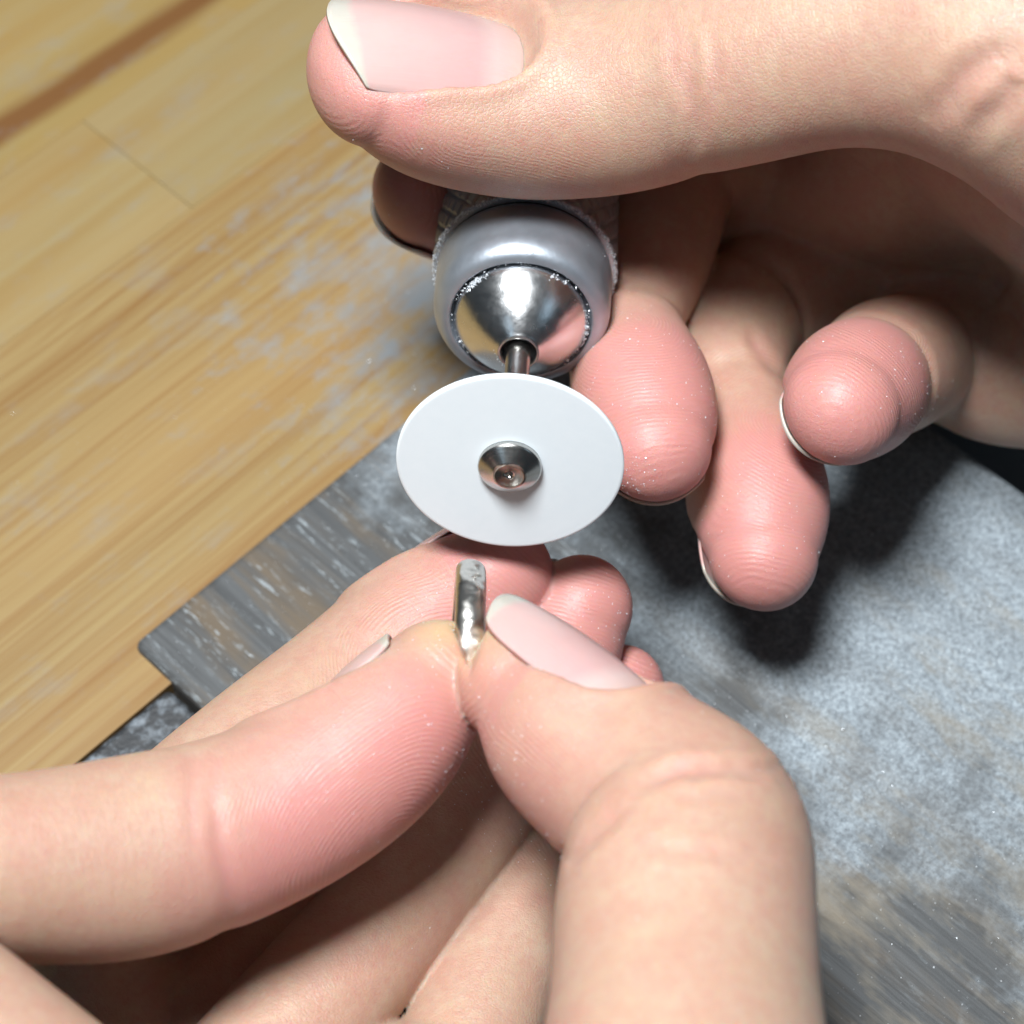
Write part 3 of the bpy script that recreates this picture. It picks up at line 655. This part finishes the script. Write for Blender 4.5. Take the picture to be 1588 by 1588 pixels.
r_palm = Digit([(1330, 330, 266, 9, 9, 8), (1460, 380, 263, 12, 11, 9), (1620, 390, 250, 15, 13, 11), (1780, 330, 238, 18, 16, 13)], [(0, cv(0, -0.4, -0.9)), (3, cv(0, -0.4, -0.9))], k=(6, 8), ridge=0, pink=0)
r_web = Digit([(1120, -30, 224, 11, 11, 11), (1300, -50, 228, 16, 16, 15), (1480, 0, 230, 21, 20, 20), (1720, 60, 222, 26, 24, 22)], [(0, cv(0, 0.2, -0.9)), (3, cv(0, 0.2, -0.9))], k=(8, 9), ridge=0, pink=0)
RD = [r_palm, r_heel, r_web, r_index, r_mid, r_ring, r_pinky, r_thumb]
right, RV, RC_ = build_hand('hand', RD, [], RES,
    'hand at the upper right gripping the metal handpiece under its thumb',
    folds=[(7, [(1062, 20), (1068, 120), (1078, 200), (1074, 262)], 0.2, 0.7), (7, [(1040, 10), (1046, 90), (1060, 170)], 0.14, 0.6), (7, [(1100, 40), (1108, 120), (1096, 220)], 0.12, 0.6),
           (5, [(1145, 505), (1180, 540), (1213, 585)], 0.25, 0.7), (7, [(1440, 190), (1500, 120), (1580, 60)], 0.5, 1.3), (7, [(1500, 215), (1560, 150), (1588, 120)], 0.4, 1.2)])

# ------------------------------------------------------------------ loose metal dust
DUST = plain('bright_filings', (0.72, 0.76, 0.80), 0.35, 0.6, 0.35)
def specks(name, pts, nrm, size, parent=None, mat=DUST):
    """a sprinkling of tiny chips lying on a surface; places in metres"""
    vs, fs = [], []
    for p, n_, sz in zip(pts, nrm, size):
        n_ = Vector(n_); a = n_.orthogonal().normalized(); b = n_.cross(a); ph = RNG.uniform(0, 6.28); a, b = a * math.cos(ph) + b * math.sin(ph), b * math.cos(ph) - a * math.sin(ph)
        k = len(vs); p = Vector(p)
        e = RNG.uniform(0.5, 1.6)
        for q in (a * sz * e, b * sz * .7, -a * sz * .8, -b * sz * .8 * e): vs.append(p + q + n_ * sz * RNG.uniform(0, .4))
        vs.append(p + n_ * sz * RNG.uniform(.6, 1.1)); vs.append(p - n_ * sz * .4)
        for i in range(4): fs.append((k + i, k + (i + 1) % 4, k + 4)); fs.append((k + (i + 1) % 4, k + i, k + 5))
    o = mesh_obj(name, vs, fs, mat, parent, smooth=False); o['kind'] = 'stuff'
    return o

# around the seams of the handpiece
pts, nr, sz = [], [], []
def on_hp(z, r, a, s, nz=0.3):
    j = RNG.normal(size=3) * 0.06
    pts.append(((r * math.cos(a) + j[0]) * MM, (r * math.sin(a) + j[1]) * MM, (z + j[2]) * MM)); v = Vector((math.cos(a), math.sin(a), nz)).normalized(); nr.append(v); sz.append(s * MM)
for _ in range(1300):
    a = RNG.uniform(-0.6, math.pi + 0.9); on_hp(-31.02 - abs(RNG.normal()) * 0.12, 9.5 + RNG.uniform(0, 0.42), a, abs(RNG.normal()) * 0.07 + 0.05)
for _ in range(110):
    a = RNG.uniform(0, 2 * math.pi); on_hp(-22.55 + RNG.normal() * 0.12, 7.25, a, abs(RNG.normal()) * 0.05 + 0.035, 1)
for a0, w_, n_ in ((2.35, 0.12, 130), (-0.25, 0.22, 140), (3.6, 0.1, 40), (1.0, 0.1, 30)):
    for _ in range(n_):
        q = abs(RNG.normal()) * 0.35; on_hp(-22.35 + q * 0.9, 7.12 - q, a0 + RNG.normal() * w_, abs(RNG.normal()) * 0.06 + 0.04, 1)
for _ in range(90):
    a = 4.0 + RNG.normal() * 0.35; q = abs(RNG.normal()) * 0.22; on_hp(-17.3 - q, 2.35 + q, a, 0.05, 1)
for _ in range(110):
    a = RNG.uniform(-0.5, math.pi + .5); z = RNG.uniform(-29.5, -25.2); on_hp(z, 9.38 if z < -27 else 9.2, a, abs(RNG.normal()) * 0.03 + 0.03)
specks('metal_dust', pts, nr, sz, hp)

def on_skin(obj, n, zones, smin_, smax_):
    """specks on the upward skin inside photo circles (px, py, radius, share)"""
    me = obj.data; N = len(me.vertices); co = np.zeros(N * 3, np.float32); me.vertices.foreach_get('co', co); co = co.reshape(-1, 3)
    no = np.zeros(N * 3, np.float32); me.vertices.foreach_get('normal', no); no = no.reshape(-1, 3)
    P = co / MM + np.array(obj.location) / MM; q = P - cC; d = q @ cF; px = 794 + FPX * (q @ cR) / d; py = 794 - FPX * (q @ cU) / d
    face = -(no * q).sum(1) / np.linalg.norm(q, axis=1)
    pts, nr, sz = [], [], []
    for (x, y, r, share) in zones:
        c = np.where((np.hypot(px - x, py - y) < r) & (face > 0.12))[0]
        if len(c) == 0: continue
        for i in RNG.choice(c, int(n * share)):
            pts.append(co[i] + RNG.normal(size=3) * 0.12 * MM * (1 - abs(no[i]))); nr.append(no[i]); sz.append(RNG.uniform(smin_, smax_) ** 1.0 * MM)
    specks('metal_dust', pts, nr, sz, obj)
on_skin(left, 650, [(720, 1080, 130, .34), (760, 1230, 90, .16), (640, 1200, 150, .12), (700, 930, 60, .1), (930, 950, 60, .1), (850, 1330, 50, .06), (700, 1300, 200, .06), (990, 1060, 40, .04), (1000, 1200, 250, .04)], 0.035, 0.095)
on_skin(right, 700, [(1010, 620, 110, .3), (975, 735, 40, .14), (1180, 800, 120, .12), (1330, 530, 80, .12), (1420, 600, 60, .08), (1320, 640, 90, .08), (950, 490, 60, .08), (640, 220, 150, .06), (800, 270, 160, .05)], 0.035, 0.1)

# glints lying on the pin and the bench
def on_board(parent, z, zones):
    pts, nr, sz = [], [], []
    for (x0, x1, y0, y1, n_, s) in zones:
        for _ in range(n_):
            pts.append((RNG.uniform(x0, x1) * MM, RNG.uniform(y0, y1) * MM, z * MM)); nr.append(Vector((RNG.normal() * .4, RNG.normal() * .4, 1)).normalized()); sz.append((abs(RNG.normal()) * 0.5 + 0.5) * s * MM)
    specks('metal_dust', pts, nr, sz, parent)
on_board(pin, 1.32, [(1, 60, -40, -1, 420, 0.06), (20, 88, -110, -30, 1500, 0.07), (45, 88, -75, -38, 1800, 0.06)])
on_board(bench, 0.02, [(25, 75, -4, 25, 220, 0.06), (0, 80, 0, 45, 120, 0.05)])

for nm, dg in (('li', l_index), ('lt', l_thumb), ('lm', l_mid), ('lr', l_ring), ('lp', l_pinky), ('ri', r_index), ('rm', r_mid), ('rr', r_ring), ('rp', r_pinky), ('rh', r_heel), ('rpalm', r_palm)):
    print('CLEAR', nm, round(float((dg.P[:, 2] - dg.rad.max(1)).min()), 1), 'len', round(dg.L, 1))
